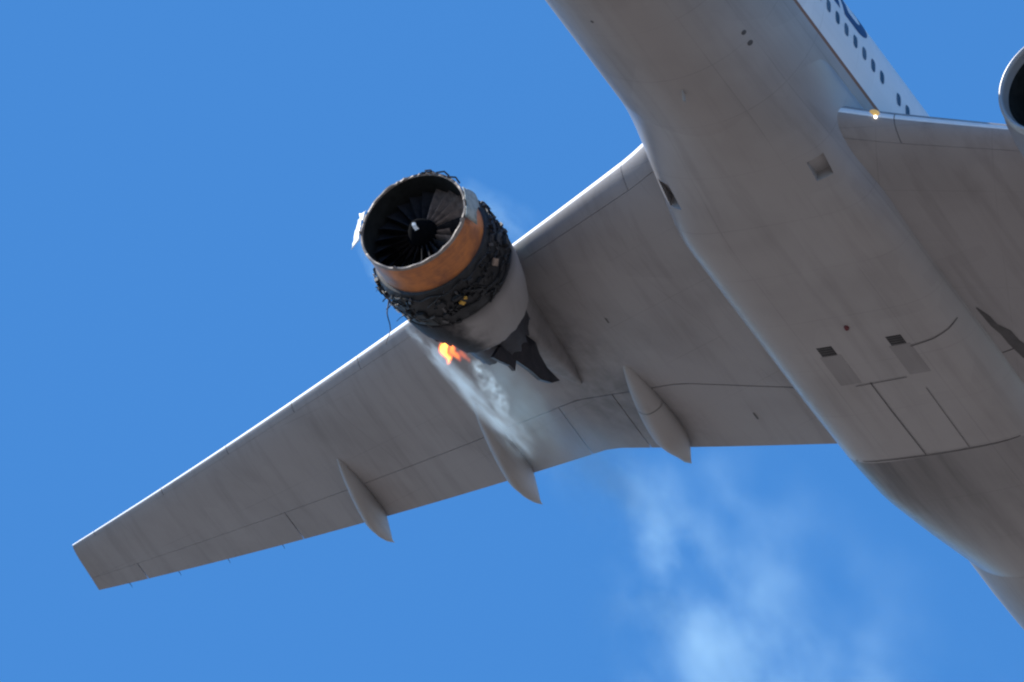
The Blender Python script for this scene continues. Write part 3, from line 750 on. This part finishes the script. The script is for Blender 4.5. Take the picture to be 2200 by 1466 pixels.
# ------------------------------------------------------------------ fire and smoke
def plume(name, label, P0, P1, r0, r1, dens, scale, lo, hi, cat='smoke', stretch=.45, seed=0., rampin=.08, rampout=.3, aniso=.3, edge=2.0, power=1.0, wob=.0, step=.3, col=(.58, .85, 1.0)):
    """closed tapered body along P0-P1 (airliner frame) holding an uneven smoke density"""
    P0, P1 = Vector(P0), Vector(P1); ax = P1 - P0; Ln = ax.length
    n, seg = 24, 20; secs = []
    for i in range(n + 1):
        k = i / n; r = (r0 + (r1 - r0) * k ** power) * (1 if 0 < i < n else .5)
        secs.append([(Ln * k, r * 1.02 * cos(2 * pi * j / seg), r * 1.02 * sin(2 * pi * j / seg)) for j in range(seg)])
    m, t, p = newmat(name); t.nodes.remove(p)
    tc = N(t, 'ShaderNodeTexCoord').outputs['Object']; sx = N(t, 'ShaderNodeSeparateXYZ'); L(t, tc, sx.inputs[0])
    x, y, z = sx.outputs
    k = math_node(t, 'DIVIDE', x, Ln)
    kp = math_node(t, 'POWER', math_node(t, 'MAXIMUM', k, .0001), power)
    rad = math_node(t, 'MULTIPLY_ADD', kp, r1 - r0, r0)
    off = N(t, 'ShaderNodeVectorMath'); off.operation = 'ADD'; off.inputs[1].default_value = (seed, seed * 1.7, seed * .6); L(t, tc, off.inputs[0])
    nz = noise(t, off.outputs[0], scale, 6, .58, (stretch, 1, 1))
    nl = noise(t, off.outputs[0], scale * .35, 2, .5, (stretch, 1, 1))
    d2 = math_node(t, 'SQRT', math_node(t, 'ADD', math_node(t, 'MULTIPLY', y, y), math_node(t, 'MULTIPLY', z, z)))
    d2 = math_node(t, 'DIVIDE', d2, rad)
    d2 = math_node(t, 'ADD', d2, math_node(t, 'MULTIPLY', math_node(t, 'SUBTRACT', nl, .5), wob))
    fall = math_node(t, 'POWER', math_node(t, 'SUBTRACT', 1.0, math_node(t, 'MINIMUM', d2, 1.0), clamp=True), edge)
    body = ramp(t, nz, lo, hi)
    ends = math_node(t, 'MULTIPLY', ramp(t, k, 0, rampin), ramp(t, k, 1 - rampout, 1, 1, 0))
    dn = math_node(t, 'MULTIPLY', math_node(t, 'MULTIPLY', fall, body), math_node(t, 'MULTIPLY', ends, dens))
    thin = math_node(t, 'DIVIDE', r0 + .25 * (r1 - r0), rad)
    dn = math_node(t, 'MULTIPLY', dn, thin)
    v = N(t, 'ShaderNodeVolumePrincipled'); v.inputs['Color'].default_value = (*col, 1); v.inputs['Anisotropy'].default_value = aniso
    L(t, dn, v.inputs['Density']); L(t, v.outputs[0], t.nodes['Material Output'].inputs['Volume'])
    m.cycles.volume_step_rate = step
    me = mesh(name, *loft(secs), m)
    o = obj(name, me, None, label, cat, None, 'stuff')
    q_ = ax.to_track_quat('X', 'Z')
    o.matrix_world = PLANE @ Matrix.Translation(P0) @ q_.to_matrix().to_4x4()
    return o
plume('smoke_plume', 'dense white streak of smoke streaming aft from the burning engine beneath the wing', on(866, 692, 2, -3.6), on(1150, 985, 1, 10.4), .11, .52, 8.5, 4.0, .38, .66, seed=3, edge=1.6, rampin=.12, rampout=.18, power=.75, stretch=.22, step=.35, wob=.5, col=(.74, .90, 1.0))
plume('smoke_plume', 'knot of blue white smoke boiling from under the torn exhaust nozzle', on(1016, 774, 2, -3.75), on(1105, 905, 2, -3.6), .24, .36, 7.5, 4.5, .45, .66, seed=30, edge=1.3, rampin=.15, rampout=.5, stretch=.5, step=.5, wob=.5, col=(.74, .90, 1.0))
plume('smoke_plume', 'thin grey veil of smoke spreading under the inboard flap', on(1010, 760, 1, 10.2), on(1400, 1130, 1, 9.6), .45, 1.9, .34, 1.5, .32, .68, seed=9, edge=1.1, rampin=.1, rampout=.4, stretch=.4)
plume('smoke_plume', 'pale drifting smoke wisps in the sky behind the wing', on(1250, 900, 1, 10.0), on(1665, 1640, 1, 9.4), 1.2, 5.2, .72, .46, .44, .68, stretch=.75, seed=41, edge=1.4, rampin=.2, rampout=.03, wob=.6)
plume('smoke_plume', 'very faint haze of old smoke spreading inboard behind the flaps', on(1480, 930, 1, 7.5), on(2010, 1560, 1, 7.0), 1.0, 4.5, .13, .40, .42, .70, stretch=.8, seed=17, edge=1.3, rampin=.2, rampout=.1, wob=.6)
plume('smoke_plume', 'faint haze of smoke curling off the fan case ahead of the wing', on(985, 395, 1, 8.7), on(1150, 520, 1, 8.4), .35, .9, .50, 1.4, .36, .65, seed=13, edge=1.0, rampin=.15, rampout=.3)
plume('smoke_plume', 'faint smoke slipping off the outboard side of the fan case', on(765, 490, 1, 11.3), on(850, 640, 1, 11.4), .25, .5, .9, 2.2, .36, .65, seed=21, edge=1.0, rampin=.2, rampout=.4)

def flame(P, d, ln, r, label, power, core_col=(1, .62, .12), edge_col=(1, .10, .008), parent=None, seed=0):
    m, t, p = newmat('flame'); t.nodes.remove(p)
    tc = N(t, 'ShaderNodeTexCoord').outputs['Object']; sx = N(t, 'ShaderNodeSeparateXYZ'); L(t, tc, sx.inputs[0]); x, y, z = sx.outputs
    nz = noise(t, tc, 7.5, 5, .65, (.6, 1, 1))
    kx = math_node(t, 'DIVIDE', x, ln)
    wig = math_node(t, 'MULTIPLY', math_node(t, 'SINE', math_node(t, 'MULTIPLY_ADD', x, 9.0, seed)), r * .3)
    yy = math_node(t, 'ADD', y, wig)
    rr = math_node(t, 'DIVIDE', math_node(t, 'SQRT', math_node(t, 'ADD', math_node(t, 'MULTIPLY', yy, yy), math_node(t, 'MULTIPLY', z, z))), r)
    w_ = math_node(t, 'POWER', math_node(t, 'SINE', math_node(t, 'MULTIPLY', math_node(t, 'POWER', math_node(t, 'MAXIMUM', kx, .001), .6), pi)), .7)
    dd = math_node(t, 'SUBTRACT', w_, math_node(t, 'ADD', rr, math_node(t, 'MULTIPLY', math_node(t, 'SUBTRACT', nz, .45), 1.1)))
    it = ramp(t, dd, 0, .6); m.cycles.volume_step_rate = .25
    c = mixc(t, ramp(t, dd, .1, .6), edge_col, core_col)
    e = N(t, 'ShaderNodeEmission'); L(t, c, e.inputs[0]); L(t, math_node(t, 'MULTIPLY', it, power), e.inputs[1])
    L(t, e.outputs[0], t.nodes['Material Output'].inputs['Volume'])
    secs = []
    for i in range(15):
        k = i / 14; q_ = max(.12, sin(pi * k ** .6)) * r * 1.5
        secs.append([(ln * k, q_ * cos(2 * pi * j / 14), q_ * sin(2 * pi * j / 14)) for j in range(14)])
    o = obj('flame', mesh('flame', *loft(secs), m), None, label, 'fire', None)
    o.matrix_world = PLANE @ Matrix.Translation(P) @ Vector(d).to_track_quat('X', 'Z').to_matrix().to_4x4()
    return o
for (u0, v0, u1, v1, z_, r, pw, lab, cc, ec, sd_) in (
        (950, 726, 966, 792, -3.95, .18, 9.5, 'bright yellow cored orange flame licking out of the burnt cowl', (1, .47, .055), (1, .075, .003), 0),
        (968, 738, 990, 784, -3.9, .15, 5, 'ragged orange red flame beside the yellow cored one on the burnt cowl', (1, .25, .02), (.9, .05, .003), 2),
        (988, 752, 1012, 784, -3.85, .12, 2.2, 'small dim red flame at the torn edge of the burnt cowl', (1, .16, .02), (.6, .04, .004), 4)):
    fa, fb = on(u0, v0, 2, z_), on(u1, v1, 2, z_ - .1)
    flame(fa, fb - fa, (fb - fa).length, r, lab, pw, cc, ec, seed=sd_)
